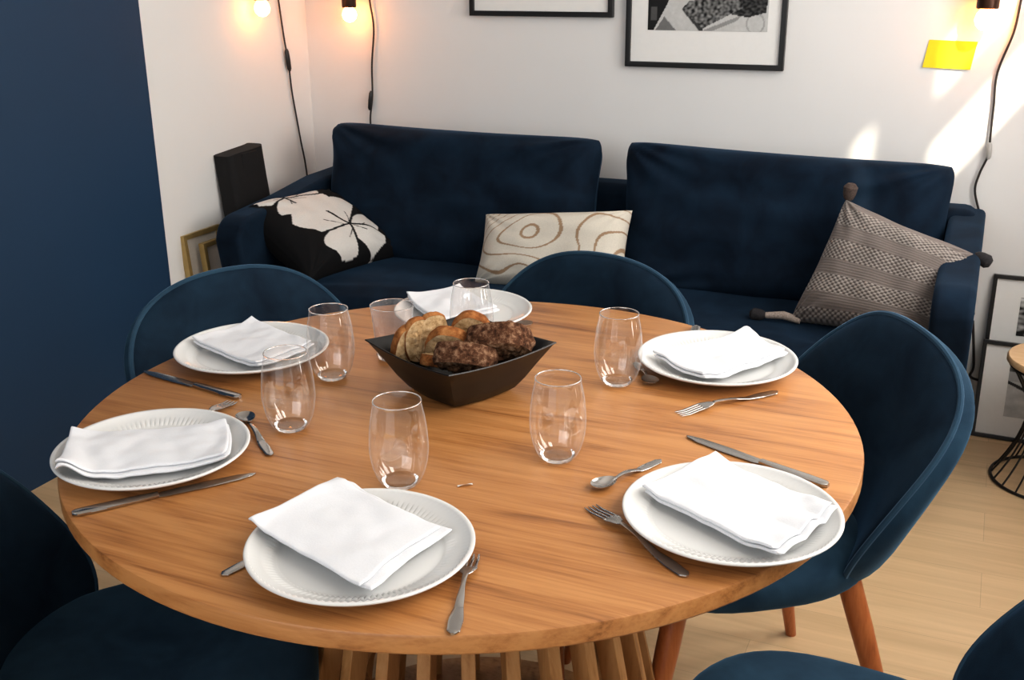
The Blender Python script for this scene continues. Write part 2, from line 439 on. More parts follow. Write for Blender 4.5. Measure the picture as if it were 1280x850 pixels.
# seat cushion
cushion([(SX0+.09, -.80, .385), (SX1-.09, -.80, .385), (SX1-.09, -.13, .385), (SX0+.09, -.13, .385)], .13, 'seat_cushion', M_sofa, sf, n=48, pinch=0, wr=.004, power=10, pillowy=.5)
# back cushions
cushion([(.235, -.30, .405), (1.245, -.30, .405), (1.245, -.205, .872), (.235, -.205, .880)], .21, 'back_cushion', M_sofa, sf, n=72, pinch=.03, wr=.014, seed=2.3, power=8, pillowy=.42, rnd=.035)
cushion([(1.335, -.30, .405), (2.315, -.30, .405), (2.315, -.205, .855), (1.320, -.205, .872)], .21, 'back_cushion', M_sofa, sf, n=72, pinch=.03, wr=.014, seed=5.1, power=8, pillowy=.42, rnd=.035)
for x in (SX0+.13, SX1-.13):
    for y in (-.70, -.14):
        MB().tube([(x, y, .14), (x, y, 0)], [.022, .014], 14).build('leg', M_leg, sf)

# ------------------------------------------------------------------ throw pillows
def floral(u, v):
    black = (.006, .006, .007); white = (.76, .735, .70)
    for cx, cy, n_, ph, Ls in ((.60, .67, 5, .55, (.34, .40, .50, .40, .30)), (.33, .12, 5, .20, (.40, .30, .24, .30, .42))):
        dx, dy = u-cx, v-cy; r_ = math.hypot(dx, dy)
        if r_ < .012: return black
        a = (math.atan2(dy, dx)-ph) % (2*PI); k = int(a/(2*PI)*n_); da = a-(k+.5)*2*PI/n_
        L = Ls[k]; x = r_*math.cos(da); y = r_*math.sin(da) + .05*math.sin(x*7+k)
        half = PI/n_
        if abs(da) > half or r_*(half-abs(da)) < .011: continue
        w = .40*L
        if x < L and abs(y) < w*math.sqrt(max(0, 1-((x-L*.55)/(L*.55))**2))*1.05:
            if abs(y-.01*math.sin(x*20)) < .004 and x < L*.45: return black
            return white
    return black
cushion([(.14, -.69, .640), (.215, -.27, .628), (.555, -.35, .455), (.45, -.755, .455)], .17, 'throw_pillow', M_floral, n=150, pinch=.07, wr=.006, seed=1.2, colorf=floral)
p = tag(bpy.data.objects['throw_pillow'], 'square black throw pillow with large white flower print, leaning on the sofa arm', 'pillow')
def contour(u, v):
    cream = (.74, .69, .60); brown = (.40, .27, .17)
    f = noise.noise((u*1.7+.3, v*1.15+2.4, .4)) + .35*noise.noise((u*3.1, v*2.0, 5.5)) + .25*u
    g = (f*7.0) % 1.0
    return brown if abs(g-.5) < .062 else cream
cushion([(.925, -.535, .435), (1.425, -.515, .445), (1.408, -.405, .690), (.918, -.42, .640)], .17, 'throw_pillow', M_cream, n=150, pinch=.06, wr=.005, seed=3.3, colorf=contour)
o = bpy.data.objects['throw_pillow.001']; tag(o, 'cream lumbar throw pillow with thin brown wavy contour lines, between the two back cushions', 'pillow')
def band(v): return (v*3.6 + .25) % 1.0
def taupe(u, v):
    base = Vector((.190, .160, .146)); lightc = Vector((.42, .38, .345)); dk = Vector((.065, .054, .050))
    b_ = band(v)
    c = base
    if b_ < .55:
        d_ = (math.sin(u*PI*50)) * math.sin(v*PI*56)
        c = lightc if d_ > .12 else (dk if d_ < -.35 else base)
        c = c*.8 + base*.2
    else:
        c = base*(1+.10*math.sin(v*PI*90))
    return tuple(c*(1+.12*noise.noise((u*5, v*5, 1))))
def tdisp(u, v):
    return .0022*math.sin(u*PI*50)*math.sin(v*PI*56) if band(v) < .55 else .0008*math.sin(v*PI*90)
tp = cushion([(1.935, -.59, .455), (2.325, -.66, .455), (2.395, -.49, .665), (2.035, -.405, .772)], .20, 'throw_pillow', M_taupe, n=170, pinch=.06, wr=.008, seed=7.7, colorf=taupe, disp=tdisp)
tag(tp, 'taupe woven throw pillow with textured stripes and corner tassels', 'pillow')
def tassel(p, d, mat, L=.055, r_=.018, cordmat=None, from_=None):
    p = Vector(p); d = Vector(d).normalized()
    mb = MB()
    mb.tube([p, p+d*L*.15, p+d*L*.4, p+d*L*.8, p+d*L], [r_*.35, r_*.75, r_*.95, r_*1.05, r_*.6], 14)
    o = mb.build('tassel', mat, tp)
    if from_:
        f_ = Vector(from_); mid = (f_+p)/2 + Vector((0, 0, .008))
        MB().tube([f_, mid, p], [.010, .012, .009], 10).build('tassel_cord', cordmat, o)
tassel((2.040, -.400, .768), (.12, -.05, 1), M_tassel, .050, .019)
tassel((2.388, -.492, .668), (1, -.25, -.45), M_tasseld, .048, .018)
tassel((1.868, -.60, .466), (-1, .15, -.05), M_tasseld, .045, .017, M_tcord, (1.965, -.60, .462))

# ------------------------------------------------------------------ things by the sofa
bagE = thing('equipment_case', 'tall narrow black fabric case leaning on the white wall behind the floral pillow', 'case', (0,0,0))
def bag_fn(u, v):
    a = 2*PI*u; z = .812*v
    ca, sa = math.cos(a), math.sin(a)
    y = -.515 + .098*math.copysign(abs(sa)**.35, sa) + .03*v*0; x = .093 - .062*v + .040*math.copysign(abs(ca)**.35, ca)
    y += .028*(v-1) * -1
    return (x + .002*noise.noise((u*6, v*5, 0)), y + .003*noise.noise((u*5, v*9, 2)), z + (.008*sa if v > .9 else 0))
b_ = MB().grid(bag_fn, 40, 24, wu=True)
top = [i for i in range(24*40, 25*40)]; b_.f.append(tuple(top)); b_.m.append(0); b_.f.append(tuple(range(39, -1, -1))); b_.m.append(0)
b_.build('case_body', M_bag, bagE, angle=50)
MB().box(.066, .076, -.552, -.468, .58, .806).build('case_flap', M_bag, bagE, bevel=.003)

def leaning_frame(name, label, origin, ax, up, w, h, fw, depth, mats, inner=None, photo=None, colf=None, cat='picture frame', n=60, mount=True):
    """rectangular frame; origin = lower left corner of the front face; ax / up unit vectors; normal towards room"""
    ax = Vector(ax).normalized(); up = Vector(up).normalized(); nn = ax.cross(up).normalized()
    o = thing(name, label, cat, origin)
    def P(a, b_, c): return ax*a + up*b_ - nn*c
    mb = MB()
    outer = [(0,0),(w,0),(w,h),(0,h)]; inn = [(fw,fw),(w-fw,fw),(w-fw,h-fw),(fw,h-fw)]
    vs = [P(a,b_,0) for a,b_ in outer]+[P(a,b_,0) for a,b_ in inn]+[P(a,b_,depth) for a,b_ in outer]+[P(a,b_,depth*.9) for a,b_ in inn]
    fs = []
    for i in range(4):
        j = (i+1) % 4
        fs += [(i,j,4+j,4+i),(i,8+i,8+j,j),(4+i,4+j,12+j,12+i),(8+i,12+i,12+j,8+j)]
    mb.add(vs, fs).build('frame', mats[0], o, smooth=False, bevel=.0012, bseg=1)
    q = depth*.45
    if mount:
        mt = MB().add([P(fw*.9,fw*.9,q),P(w-fw*.9,fw*.9,q),P(w-fw*.9,h-fw*.9,q),P(fw*.9,h-fw*.9,q)], [(0,1,2,3)]).build('mount', mats[1], o, smooth=False)
    if photo:
        x0, x1, y0, y1 = photo
        g = MB().grid(lambda u, v: P(x0+(x1-x0)*u, y0+(y1-y0)*v, q-.0012), n, n)
        cols = [colf(i/n, j/n) for j in range(n+1) for i in range(n+1)]
        g.build('photograph', M_photo, o, colors=cols)
    return o
def inpoly(x, y, P):
    c = False; j = len(P)-1
    for i in range(len(P)):
        if (P[i][1] > y) != (P[j][1] > y) and x < (P[j][0]-P[i][0])*(y-P[i][1])/(P[j][1]-P[i][1])+P[i][0]: c = not c
        j = i
    return c
def g_(x): return (x, x, x*.98)
def photoA(u, v):
    # u across, v up ; lower part seen: dark shape, pale sheet, mottled slab, dark pieces
    U, V = u, v*.62/.39
    nz = noise.noise((u*38, v*60, 1))
    if inpoly(U, V, [(-.01,-.01),(.045,-.01),(.16,.26),(.30,.7),(-.01,.7)]): return g_(.015 if not (.02 < U < .08 and .10 < V < .24) else .10)
    if inpoly(U, V, [(.06,-.01),(.25,-.01),(.14,.14)]): return g_(.20)
    if inpoly(U, V, [(.285,.215),(.345,.30),(.72,.36),(.80,.24),(.47,.025)]): return g_(max(.01, .14+.30*nz))
    if inpoly(U, V, [(.285,.215),(.44,.0),(.47,.0),(.47,.03)]): return g_(.05)
    if inpoly(U, V, [(.70,.17),(.84,.14),(.98,.19),(1.01,.5),(.66,.5)]): return g_(max(.008, .035+.12*nz))
    if inpoly(U, V, [(.46,.0),(.80,.17),(.74,.10),(.55,.0)]): return g_(.33)
    if V > .45: return g_(max(.02, .35+.5*noise.noise((u*3, v*3, 9))))
    if abs(math.hypot((U-.90)/.07, (V-.08)/.1)-1) < .10: return g_(.42)
    return g_(.60+.06*noise.noise((u*7, v*7, 3)))
def photoB(u, v): return g_(max(.01, .32+.55*noise.noise((u*4+3, v*4, 2))))
leaning_frame('picture_frame', 'framed black and white photo of objects, hung above the bright sofa cushion', (1.248, -.022, 1.083), (1,0,0), (0,0,1), .518, .70, .017, .02, (M_frame, M_mat), photo=(.073, .460, .117, .60), colf=photoA, n=150)
leaning_frame('picture_frame', 'black framed picture hung higher above the darker sofa cushion, only white mount showing', (.682, -.022, 1.237), (1,0,0), (0,0,1), .520, .70, .017, .02, (M_frame, M_mat), photo=(.073, .447, .117, .60), colf=photoB)
def photoC(u, v):
    if u < .5 and v > .78: return g_(max(.02, .12+.35*noise.noise((u*14, v*14, 4))))
    w = v - (.60 - .55*u)
    if abs(w) < .028 + .02*noise.noise((u*20, 2, 1)): return g_(.03)
    if v > .62: return g_(.42+.1*noise.noise((u*5, v*9, 4)))
    return g_(.55+.12*noise.noise((u*6, v*9, 7)))
def photoD(u, v): return g_(max(.012, .20+.75*noise.noise((u*9+1, v*9, 6)) + .25*(v-.4)))
lean = math.radians(11)
leaning_frame('picture_frame', 'front black framed photo standing on the floor beside the sofa, branch picture low', (2.447, -.135, .002), (1,-.045,0), (0, math.sin(lean)*.9, math.cos(lean)), .42, .305, .012, .02, (M_frame, M_mat), photo=(.085, .335, .075, .255), colf=photoC, n=90)
lean2 = math.radians(6)
leaning_frame('picture_frame', 'taller black framed photo standing behind another frame on the floor by the sofa', (2.452, -.068, .002), (1,0,0), (0, math.sin(lean2), math.cos(lean2)), .42, .495, .012, .018, (M_frame, M_mat), photo=(.085, .335, .31, .43), colf=photoD, n=90)
# pale canvases with gold edging leaning on the side wall
for k, (x, y0, y1, h, lab) in enumerate(((.012, -.815, -.625, .575, 'gold edged pale frame leaning on the white wall, nearest the blue wall'), (.055, -.775, -.64, .545, 'second gold edged canvas leaning in front of another, against the sofa arm'))):
    leaning_frame('picture_frame', lab, (x+.05, y0, .002), (0,1,0), (-.05, 0, .575), y1-y0, h, .016, .022, (M_gold, M_canvas))

# ------------------------------------------------------------------ bulbs on cords
def smooth_path(pts, n=8):
    P = [Vector(p) for p in pts]; out = []
    for i in range(len(P)-1):
        p0, p1, p2, p3 = P[max(i-1,0)], P[i], P[i+1], P[min(i+2, len(P)-1)]
        for k in range(n):
            t_ = k/n
            out.append(.5*((2*p1)+(-p0+p2)*t_+(2*p0-5*p1+4*p2-p3)*t_*t_+(-p0+3*p1-3*p2+p3)*t_**3))
    out.append(P[-1]); return out
def bulb_lamp(label, bp, br, hook, cordpts, swi, swmat, g):
    o = thing('pendant_bulb', label, 'lamp', (0,0,0), 0, g)
    x, y, z = bp
    MB().lathe([(.001, z-br), (br*.45, z-br*.9), (br*.85, z-br*.52), (br, z), (br*.86, z+br*.52), (br*.52, z+br*.98), (br*.48, z+br*1.15), (.001, z+br*1.15)], 24, x, y).build('bulb', M_bulb, o)
    s0 = z+br*.95
    MB().lathe([(.001, s0), (br*.92, s0), (br*.96, s0+.004), (br*.96, s0+.075), (br*.6, s0+.082), (.006, s0+.10), (.001, s0+.10)], 24, x, y).build('socket', M_socket, o)
    pts = [(x, y, s0+.09), (x, y, s0+.2), (hook[0], hook[1], hook[2]-.03), hook]
    for q in cordpts: pts.append(q)
    pa = smooth_path(pts)
    MB().tube(pa, .0034, 8).build('cord', M_cord, o)
    MB().tube([(hook[0], hook[1]+0, hook[2]-.01), (hook[0], hook[1], hook[2]+.012)], .006, 10).build('hook', M_cord, o)
    a, b_ = [Vector(q) for q in swi]
    d = b_-a
    MB().tube([a, a+d*.12, a+d*.5, a+d*.88, b_], [.005, .0095, .0105, .0095, .005], 12, flat=.75).build('switch', swmat, o)
    return o
GB = 'glowing bulbs on black cords'
bulb_lamp('glowing bulb in dark socket on the narrow white side wall, above the black case', (.055, -.345, 1.268), .028, (.02, -.22, 1.60), [(.012, -.205, 1.45), (.010, -.182, 1.29), (.010, -.165, 1.16), (.012, -.152, 1.075), (.010, -.140, .97), (.010, -.122, .87), (.010, -.105, .78), (.012, -.088, .69), (.012, -.083, .60), (.012, -.10, .45)], ((.013, -.160, 1.12), (.013, -.148, 1.04)), M_switch, GB)
bulb_lamp('glowing bulb in tube socket on the back wall near the room corner', (.225, -.06, 1.236), .027, (.275, -.02, 1.58), [(.283, -.012, 1.40), (.281, -.010, 1.29), (.293, -.010, 1.19), (.278, -.010, 1.06), (.275, -.012, .95), (.262, -.012, .87), (.262, -.012, .80), (.262, -.014, .60)], ((.272, -.014, .965), (.262, -.014, .895)), M_switch, GB)
bulb_lamp('glowing bulb above the yellow note on the sunlit end of the wall', (2.335, -.06, 1.248), .032, (2.44, -.02, 1.55), [(2.430, -.012, 1.42), (2.420, -.010, 1.30), (2.412, -.010, 1.21), (2.384, -.010, 1.098), (2.386, -.010, 1.0), (2.388, -.012, .91), (2.390, -.014, .86), (2.372, -.012, .80), (2.366, -.012, .745), (2.392, -.012, .66), (2.392, -.012, .60), (2.385, -.014, .52), (2.41, -.02, .36)], ((2.389, -.016, .895), (2.391, -.016, .845)), M_switchg, GB)
# sticky note
nt_ = MB().grid(lambda u, v: (2.175+.134*u+.011*v, -.0025-.006*(1-v)**2*(.6+.4*u), 1.106+.080*v-.003*u), 8, 8).build('sticky_note', M_note)
tag(nt_, 'bright yellow sticky note on the white wall under a glowing bulb', 'note')
# floor cable by the frames
pa = smooth_path([(2.41, -.02, .34), (2.43, -.03, .20), (2.425, -.035, .16), (2.47, -.045, .145), (2.49, -.05, .09), (2.46, -.05, .03), (2.40, -.06, .006), (2.36, -.08, .006)])
cb = MB().tube(pa, .004, 8).build('power_cable', M_cord); tag(cb, 'black power cable looping down to the floor between sofa and leaning frames', 'cable')

# ------------------------------------------------------------------ wire side table
st = thing('side_table', 'small round side table with pale wood top on a black wire hourglass base', 'side table', (2.665, -.39, 0))
MB().lathe([(.001, .350), (.152, .350), (.158, .355), (.158, .366), (.154, .371), (.001, .371)], 64).build('tabletop', M_stooltop, st)
def wr_r(z): 
    return .085 + (.062 if z > .20 else .072)*(abs(z-.20)/(.15 if z > .20 else .20))**1.7
def ring(z, r_, rad): return [(r_*math.cos(2*PI*k/48), r_*math.sin(2*PI*k/48), z) for k in range(48)]
MB().tube(ring(.005, wr_r(0), .0045), .0045, 8, closed=True).build('base_ring', M_wire, st)
MB().tube(ring(.346, wr_r(.35), .0045), .0045, 8, closed=True).build('top_ring', M_wire, st)
for k in range(20):
    a = 2*PI*k/20
    MB().tube([(wr_r(z)*math.cos(a+.5*z), wr_r(z)*math.sin(a+.5*z), z) for z in [.005+.341*i/12 for i in range(13)]], .0028, 6).build('wire', M_wire, st)

# ------------------------------------------------------------------ tableware
TZ = .7502
def make_plate(label):
    o = MB()
    def rm(r_, k):
        if .098 < r_ < .130: return .0011*(1 if k % 2 else -1)
        return 0
    prof = [(.001, .0035), (.058, .0035), (.060, 0), (.064, 0), (.067, .004), (.095, .0065), (.115, .013), (.133, .0195), (.1362, .0222), (.1362, .0236), (.1345, .0248), (.1315, .0240), (.1295, .0232), (.1288, .0224), (.118, .0180), (.106, .0130), (.0995, .0104), (.0975, .0096), (.090, .0086), (.045, .0080), (.001, .0080)]
    o.lathe(prof, 200, rmod=rm)
    return o.build('dinner_plate', M_porcelain, angle=60)
GP = 'white dinner plates on the table'
pl = make_plate('')
PL = {'P1': (1.758, -2.602), 'P2': (2.145, -2.353), 'P3': (1.999, -1.813), 'P4': (1.344, -2.482), 'P5': (1.219, -2.074), 'P6': (1.472, -1.730)}
labs = {'P1': 'white ribbed plate nearest the viewer at the front of the table', 'P2': 'white ribbed plate with a fork under one rim and a knife behind',
 'P3': 'white plate in front of the far bright side chair, with a fork laid before it', 'P4': 'white plate overhanging the table edge beside the dark empty chair',
 'P5': 'white plate in front of the chair by the blue wall', 'P6': 'white plate furthest back, half hidden by the bread bowl and a glass'}
for k, (x, y) in PL.items():
    q = pl if k == 'P1' else pl.copy()
    if k != 'P1': C.objects.link(q)
    q.location = (x, y, TZ); tag(q, labs[k], 'plate', GP)

def napkin(corners, plate, label, seed, off=(.006, .004), warp=.004, sag=.5, fold=0, wavy=0, th=.0050):
    px, py = PL[plate]
    A, B, Cc, D = [Vector((x, y, 0)) for x, y in corners]
    cen = (A+B+Cc+D)/4
    def slab(dz, dx, dy, name, parent, s_=1.0, sd=0, mat=M_linen):
        mb = MB(); n = 44
        def base(u, v):
            P = (A*(1-u)+B*u)*(1-v)+(D*(1-u)+Cc*u)*v
            # slightly bowed edges
            e = 4*u*(1-u)*.010*math.sin(seed*3+v*2) ; e2 = 4*v*(1-v)*.008*math.cos(seed*2+u*2)
            P = P + (D-A).normalized()*e*(v-.5)*1.2 + (B-A).normalized()*e2*(u-.5)*1.2
            P = cen + (P-cen)*s_ + Vector((dx, dy, 0))
            r_ = math.hypot(P.x-px, P.y-py)
            zp = .0105 + max(0, min(1, (r_-.092)/.044))*.0160
            if r_ > .138: zp -= (r_-.138)*.25
            zz = zp*sag + .0215*(1-sag)
            zz = max(zz, zp+.0008)
            w = warp*noise.noise((P.x*15+seed, P.y*15, seed)) + warp*.5*noise.noise((P.x*38, P.y*38+seed, 2))
            if wavy: w += wavy*abs(math.sin(u*PI*3.0+seed))*max(0, v-.62)*2.4 + wavy*.7*math.sin(v*PI*4+seed)*max(0, u-.7)*2
            if fold: w += fold*math.exp(-((v-.05)/.10)**2)*(1-u)
            return Vector((P.x, P.y, zz + max(0, w+warp*.6) + dz))
        def f(u, v):
            # wrap: round the rim of the slab
            return base(u, v)
        vs = []; fs = []
        def edge(u, v):
            m_ = min(u, 1-u, v, 1-v)
            return math.sqrt(max(0, 1-(1-min(1, m_/.022))**2))
        us = [0, .006, .014, .024] + [.05+.9*i/(n-8) for i in range(n-7)] + [.976, .986, .994, 1]
        N_ = len(us)
        for sgn in (1, -1):
            for v in us:
                for u in us:
                    b_ = base(u, v); vs.append((b_.x, b_.y, b_.z + th/2 + sgn*th/2*edge(u, v)))
        for s2 in range(2):
            b0 = s2*N_*N_
            for j in range(N_-1):
                for i in range(N_-1):
                    q = (b0+j*N_+i, b0+j*N_+i+1, b0+(j+1)*N_+i+1, b0+(j+1)*N_+i)
                    fs.append(q if s2 == 0 else q[::-1])
        mb.add(vs, fs)
        return mb.build(name, mat, parent, angle=180)
    root = thing('napkin', label, 'napkin', (0, 0, TZ), 0, 'folded white napkins on the plates')
    slab(.0003, off[0], off[1], 'lower_fold', root, 1.0)
    slab(th*1.0+.0006, 0, 0, 'upper_fold', root, .985)
    return root
napkin([(1.616,-2.630),(1.654,-2.486),(1.834,-2.539),(1.814,-2.697)], 'P1', 'folded white cloth napkin squared on the plate nearest the viewer', 1.1, (.012, .004), .003, .35)
napkin([(2.025,-2.350),(2.093,-2.227),(2.262,-2.315),(2.214,-2.451)], 'P2', 'white napkin with ruffled hem on the plate between a fork and a knife', 2.3, (.007, -.003), .005, .5, wavy=.006)
napkin([(1.892,-1.849),(2.021,-1.666),(2.105,-1.756),(2.003,-1.935)], 'P3', 'white napkin folded in a strip on the plate near the grey pillow', 3.7, (.006, -.006), .004, .5, wavy=.003)
napkin([(1.296,-2.615),(1.214,-2.503),(1.394,-2.376),(1.474,-2.485)], 'P4', 'long folded white napkin with a pinched end, on the plate overhanging the table edge', 4.2, (.006, -.005), .005, .6, fold=.012)
napkin([(1.100,-2.094),(1.139,-1.964),(1.311,-2.022),(1.289,-2.159)], 'P5', 'white napkin folded square on the plate by the blue wall', 5.5, (.008, -.004), .004, .6)
napkin([(1.336,-1.716),(1.408,-1.613),(1.538,-1.710),(1.468,-1.830)], 'P6', 'white napkin on the furthest plate, behind the bread bowl', 6.1, (.006, -.004), .003, .3)

# glasses
def make_glass(h, rr, rm, name, label, mat, tumbler=False, loc=(0,0,0)):
    t = thing(name, label, 'glass', loc)
    if tumbler: P = [(.0285, .0015), (.031, .02), (.0345, .06), (.0385, h)]
    else: P = [(.0225, .0008), (rm*.76, .012), (rm*.92, .030), (rm, .052), (rm*.985, .072), (rm*.93, .094), (rr+.0003, h-.006), (rr, h)]
    Q = [(max(.001, q.x), q.z) for q in smooth_path([(a, 0, b_) for a, b_ in P], 5)]
    MB().lathe(Q, 56).build('wall', mat, t, angle=80)
    r0 = P[0][0]
    MB().lathe([(rr-.0012, h-.0004), (rr-.0008, h+.0006), (rr+.0002, h+.0006), (rr+.0005, h-.0004), (rr-.0012, h-.0004)] if not tumbler else [(.0373, h-.0004), (.0378, h+.0008), (.0388, h+.0008), (.0392, h-.0004), (.0373, h-.0004)], 56).build('rim', M_base, t, angle=80)
    MB().lathe([(.0008, 0), (r0-.004, 0), (r0-.001, .0008), (r0+.0008, .004), (r0+.0024, .0075), (r0-.0015, .0068), (r0-.007, .0052), (.0008, .0048)], 48).build('base', M_base, t, angle=60)
    return t
GG = 'clear stemless glasses on the table'
GL = [((1.460, -2.310), 'clear stemless glass between the two plates by the blue wall, nearer the viewer'),
      ((1.404, -2.103), 'clear stemless glass overlapping the right rim of the plate by the blue wall'),
      ((1.706, -2.412), 'clear stemless glass just behind the plate nearest the viewer'),
      ((1.874, -2.254), 'clear stemless glass standing alone in front of the bread bowl'),
      ((1.862, -1.944), 'clear stemless glass beside the plate near the grey pillow'),
      ((1.560, -1.875), 'clear stemless glass behind the bread bowl, in front of the furthest plate')]
gl = None
for i, ((x, y), lab) in enumerate(GL):
    if gl is None:
        gl = make_glass(.123, .0325, .0400, 'drinking_glass', lab, M_glass, loc=(x, y, TZ)); gl['group'] = GG
    else: dup(gl, (x, y, TZ), i*1.1, lab)
make_glass(.098, .038, .04, 'tumbler', 'pinkish hazy tapered tumbler behind the dark bread bowl, nearest the blue wall', M_glassf, True, (1.452, -1.975, TZ))

# cutlery: local +X from handle end (0) to tip
def spline_w(keys, x):
    for (x0, w0), (x1, w1) in zip(keys, keys[1:]):
        if x <= x1:
            t_ = (x-x0)/(x1-x0); t_ = t_*t_*(3-2*t_); return w0+(w1-w0)*t_
    return keys[-1][1]
def strip(mb, keys, zf, th, n=40, dome=.3):
    x0, x1 = keys[0][0], keys[-1][0]
    def fn(u, v):
        x = x0+(x1-x0)*u; w = spline_w(keys, x); a = 2*PI*v
        cy = math.copysign(abs(math.cos(a))**.7, math.cos(a)); sy = math.copysign(abs(math.sin(a))**.7, math.sin(a))
        return (x, w*cy, zf(x)+th*(.5+.5*sy))
    mb.grid(fn, n, 14, wv=True)
    N_ = n+1
    mb.f.append(tuple(j*N_ for j in range(14))); mb.m.append(0); mb.f.append(tuple(j*N_+n for j in range(13, -1, -1))); mb.m.append(0)
    return mb
HK = [(0, .002), (.006, .0075), (.03, .0085), (.07, .0050), (.105, .0030)]
def cut_root(name, label, cat, p, q): # p: handle end, q: tip
    a = math.atan2(q[1]-p[1], q[0]-p[0])
    return thing(name, label, cat, (p[0], p[1], TZ), a, 'steel cutlery on the table'), math.hypot(q[0]-p[0], q[1]-p[1])
def knife(label, p, q):
    o, L = cut_root('table_knife', label, 'knife', p, q); k = L/.232
    strip(MB(), [(0, .003), (.005*k, .0085), (.03*k, .0092), (.08*k, .0075), (.105*k, .0058)], lambda x: 0.0002, .0062).build('handle', M_steel, o)
    strip(MB(), [(.104*k, .0056), (.112*k, .0085), (.16*k, .0098), (.205*k, .0085), (.226*k, .0045), (.232*k, .0008)], lambda x: .0012, .0018).build('blade', M_steel, o)
    return o
def fork(label, p, q):
    o, L = cut_root('table_fork', label, 'fork', p, q); k = L/.195
    zf = lambda x: .0008 + .007*max(0, math.sin(max(0, min(1, (x/k-.06)/.12))*PI))
    strip(MB(), [(a*k, w) for a, w in HK]+[(.128*k, .0034)], zf, .0028).build('handle', M_steel, o)
    h = MB(); strip(h, [(.127*k, .0034), (.138*k, .0085), (.147*k, .0115), (.152*k, .0118)], zf, .0018, 16)
    hd = h.build('head', M_steel, o)
    for i in range(4):
        y = (-.009+.006*i)
        MB().tube([((.149+.0077*j)*k, y, zf((.149+.0077*j)*k)+.0010) for j in range(7)], [.0020]*5+[.0016, .0008], 8, flat=.5).build('tine', M_steel, hd)
    return o
def spoon(label, p, q, bw=.0145, bl=.042):
    o, L = cut_root('teaspoon', label, 'spoon', p, q); k = L/.150
    hl = L-bl
    zf = lambda x: .0008 + .006*max(0, math.sin(max(0, min(1, (x-.05*k)/(hl+.012-.05*k)))*PI))
    strip(MB(), [(a*hl/.105, w*.85) for a, w in HK]+[(hl+.006, .0026)], zf, .0024).build('handle', M_steel, o)
    def bowl(sgn):
        def f(u, v):
            a = 2*PI*u; r_ = max(v, .01)
            x = hl+bl/2 + bl/2*r_*math.cos(a); y = bw*r_*math.sin(a)*(1+.15*math.cos(a))
            return (x, y, .0075-.0060*(1-r_*r_) + (0.0011 if sgn > 0 else 0))
        return f
    mb = MB(); mb.grid(bowl(1), 28, 8, wu=True); mb.grid(bowl(-1), 28, 8, wu=True, flip=True)
    # rim
    n0 = 28*8
    for i in range(28): mb.f.append((n0+i, n0+(i+1) % 28, 28*9+n0+(i+1) % 28, 28*9+n0+i)); mb.m.append(0)
    mb.build('bowl', M_steel, o)
    return o
knife('steel table knife lying along the side of the plate by the blue wall', (1.316, -2.243), (1.086, -2.206))
knife('steel table knife in front of the plate overhanging the table edge', (1.358, -2.654), (1.506, -2.464))
knife('steel table knife above the bright side plate, pointing at the fork', (2.243, -2.200), (2.025, -2.113))
knife('knife end just showing behind the plate near the grey pillow', (1.912, -1.612), (1.945, -1.80))
fork('steel fork lying beside and under the rim of the bright front plate', (2.127, -2.495), (1.967, -2.376))
fork('steel fork laid before the plate near the grey pillow', (2.117, -1.886), (1.992, -2.037))
fork('fork with only its tips showing past the plate by the dark empty chair', (1.322, -2.43), (1.3125, -2.258))
fork('cutlery handle sticking out towards the viewer from the nearest plate, bright side', (1.928, -2.702), (1.876, -2.545))
spoon('teaspoon lying free between the lone glass and the bright front plate', (2.013, -2.208), (1.956, -2.334))
spoon('teaspoon between glass and plate by the dark empty chair', (1.492, -2.408), (1.364, -2.301))
spoon('teaspoon bowl showing between a glass and the plate near the grey pillow', (1.862, -1.842), (1.922, -1.941), bl=.038)
spoon('teaspoon handle peeking out under the shaded side of the nearest plate', (1.629, -2.700), (1.662, -2.575))
spoon('spoon tip showing between bread bowl and furthest plate', (1.535, -1.835), (1.612, -1.715), bl=.036)
# paper scrap on the table
sc_ = MB().grid(lambda u, v: (1.780+.016*u+.003*v, -2.388+.014*u-.004*v, TZ+.0012+.0025*math.sin(u*PI)*v), 6, 4).build('paper_scrap', M_paper)
tag(sc_, 'tiny white scrap on the wood near the glass standing alone', 'scrap')

# ------------------------------------------------------------------ bread bowl
BX, BY = 1.630, -2.066
bw = thing('bread_bowl', 'square black flared bowl of bread in the middle of the table', 'bowl', (BX, BY, TZ), math.radians(-25.3))
def bowl_fn(half, z, rc, n=64):
    out = []
    for k in range(n):
        a = 2*PI*k/n + PI/4; e = .30 if rc else .5
        ca, sa = math.cos(a), math.sin(a)
        m_ = max(abs(ca), abs(sa)); r_ = half/m_
        sq = Vector((r_*ca, r_*sa)); cir = Vector((half*ca, half*sa))*1.18
        P = sq.lerp(cir, rc)
        corner = (abs(abs(ca)-abs(sa)) < .02)
        out.append((P.x, P.y, z))
    return out
levels = [(.001, .0, .5), (.058, .0, .32), (.066, .004, .28), (.078, .022, .2), (.092, .048, .12), (.1085, .0765, .05), (.1125, .0800, .04),
          (.1115, .0815, .04), (.1065, .0790, .05), (.089, .049, .12), (.074, .024, .2), (.060, .008, .3), (.001, .006, .5)]
mb = MB(); N_ = 64
for h_, z, rc in levels:
    pts = bowl_fn(h_, z, rc)
    for (x, y, zz) in pts:
        # corners turn up a little, sides dip
        cr = min(abs(x), abs(y))/max(1e-6, max(abs(x), abs(y)))
        mb.v.append((x, y, zz + (.006*(cr**2)-.003)*(zz/.08)))
for j in range(len(levels)-1):
    for k in range(N_):
        k2 = (k+1) % N_
        mb.f.append((j*N_+k, j*N_+k2, (j+1)*N_+k2, (j+1)*N_+k)); mb.m.append(0)
mb.build('bowl', M_bowl, bw, angle=50)

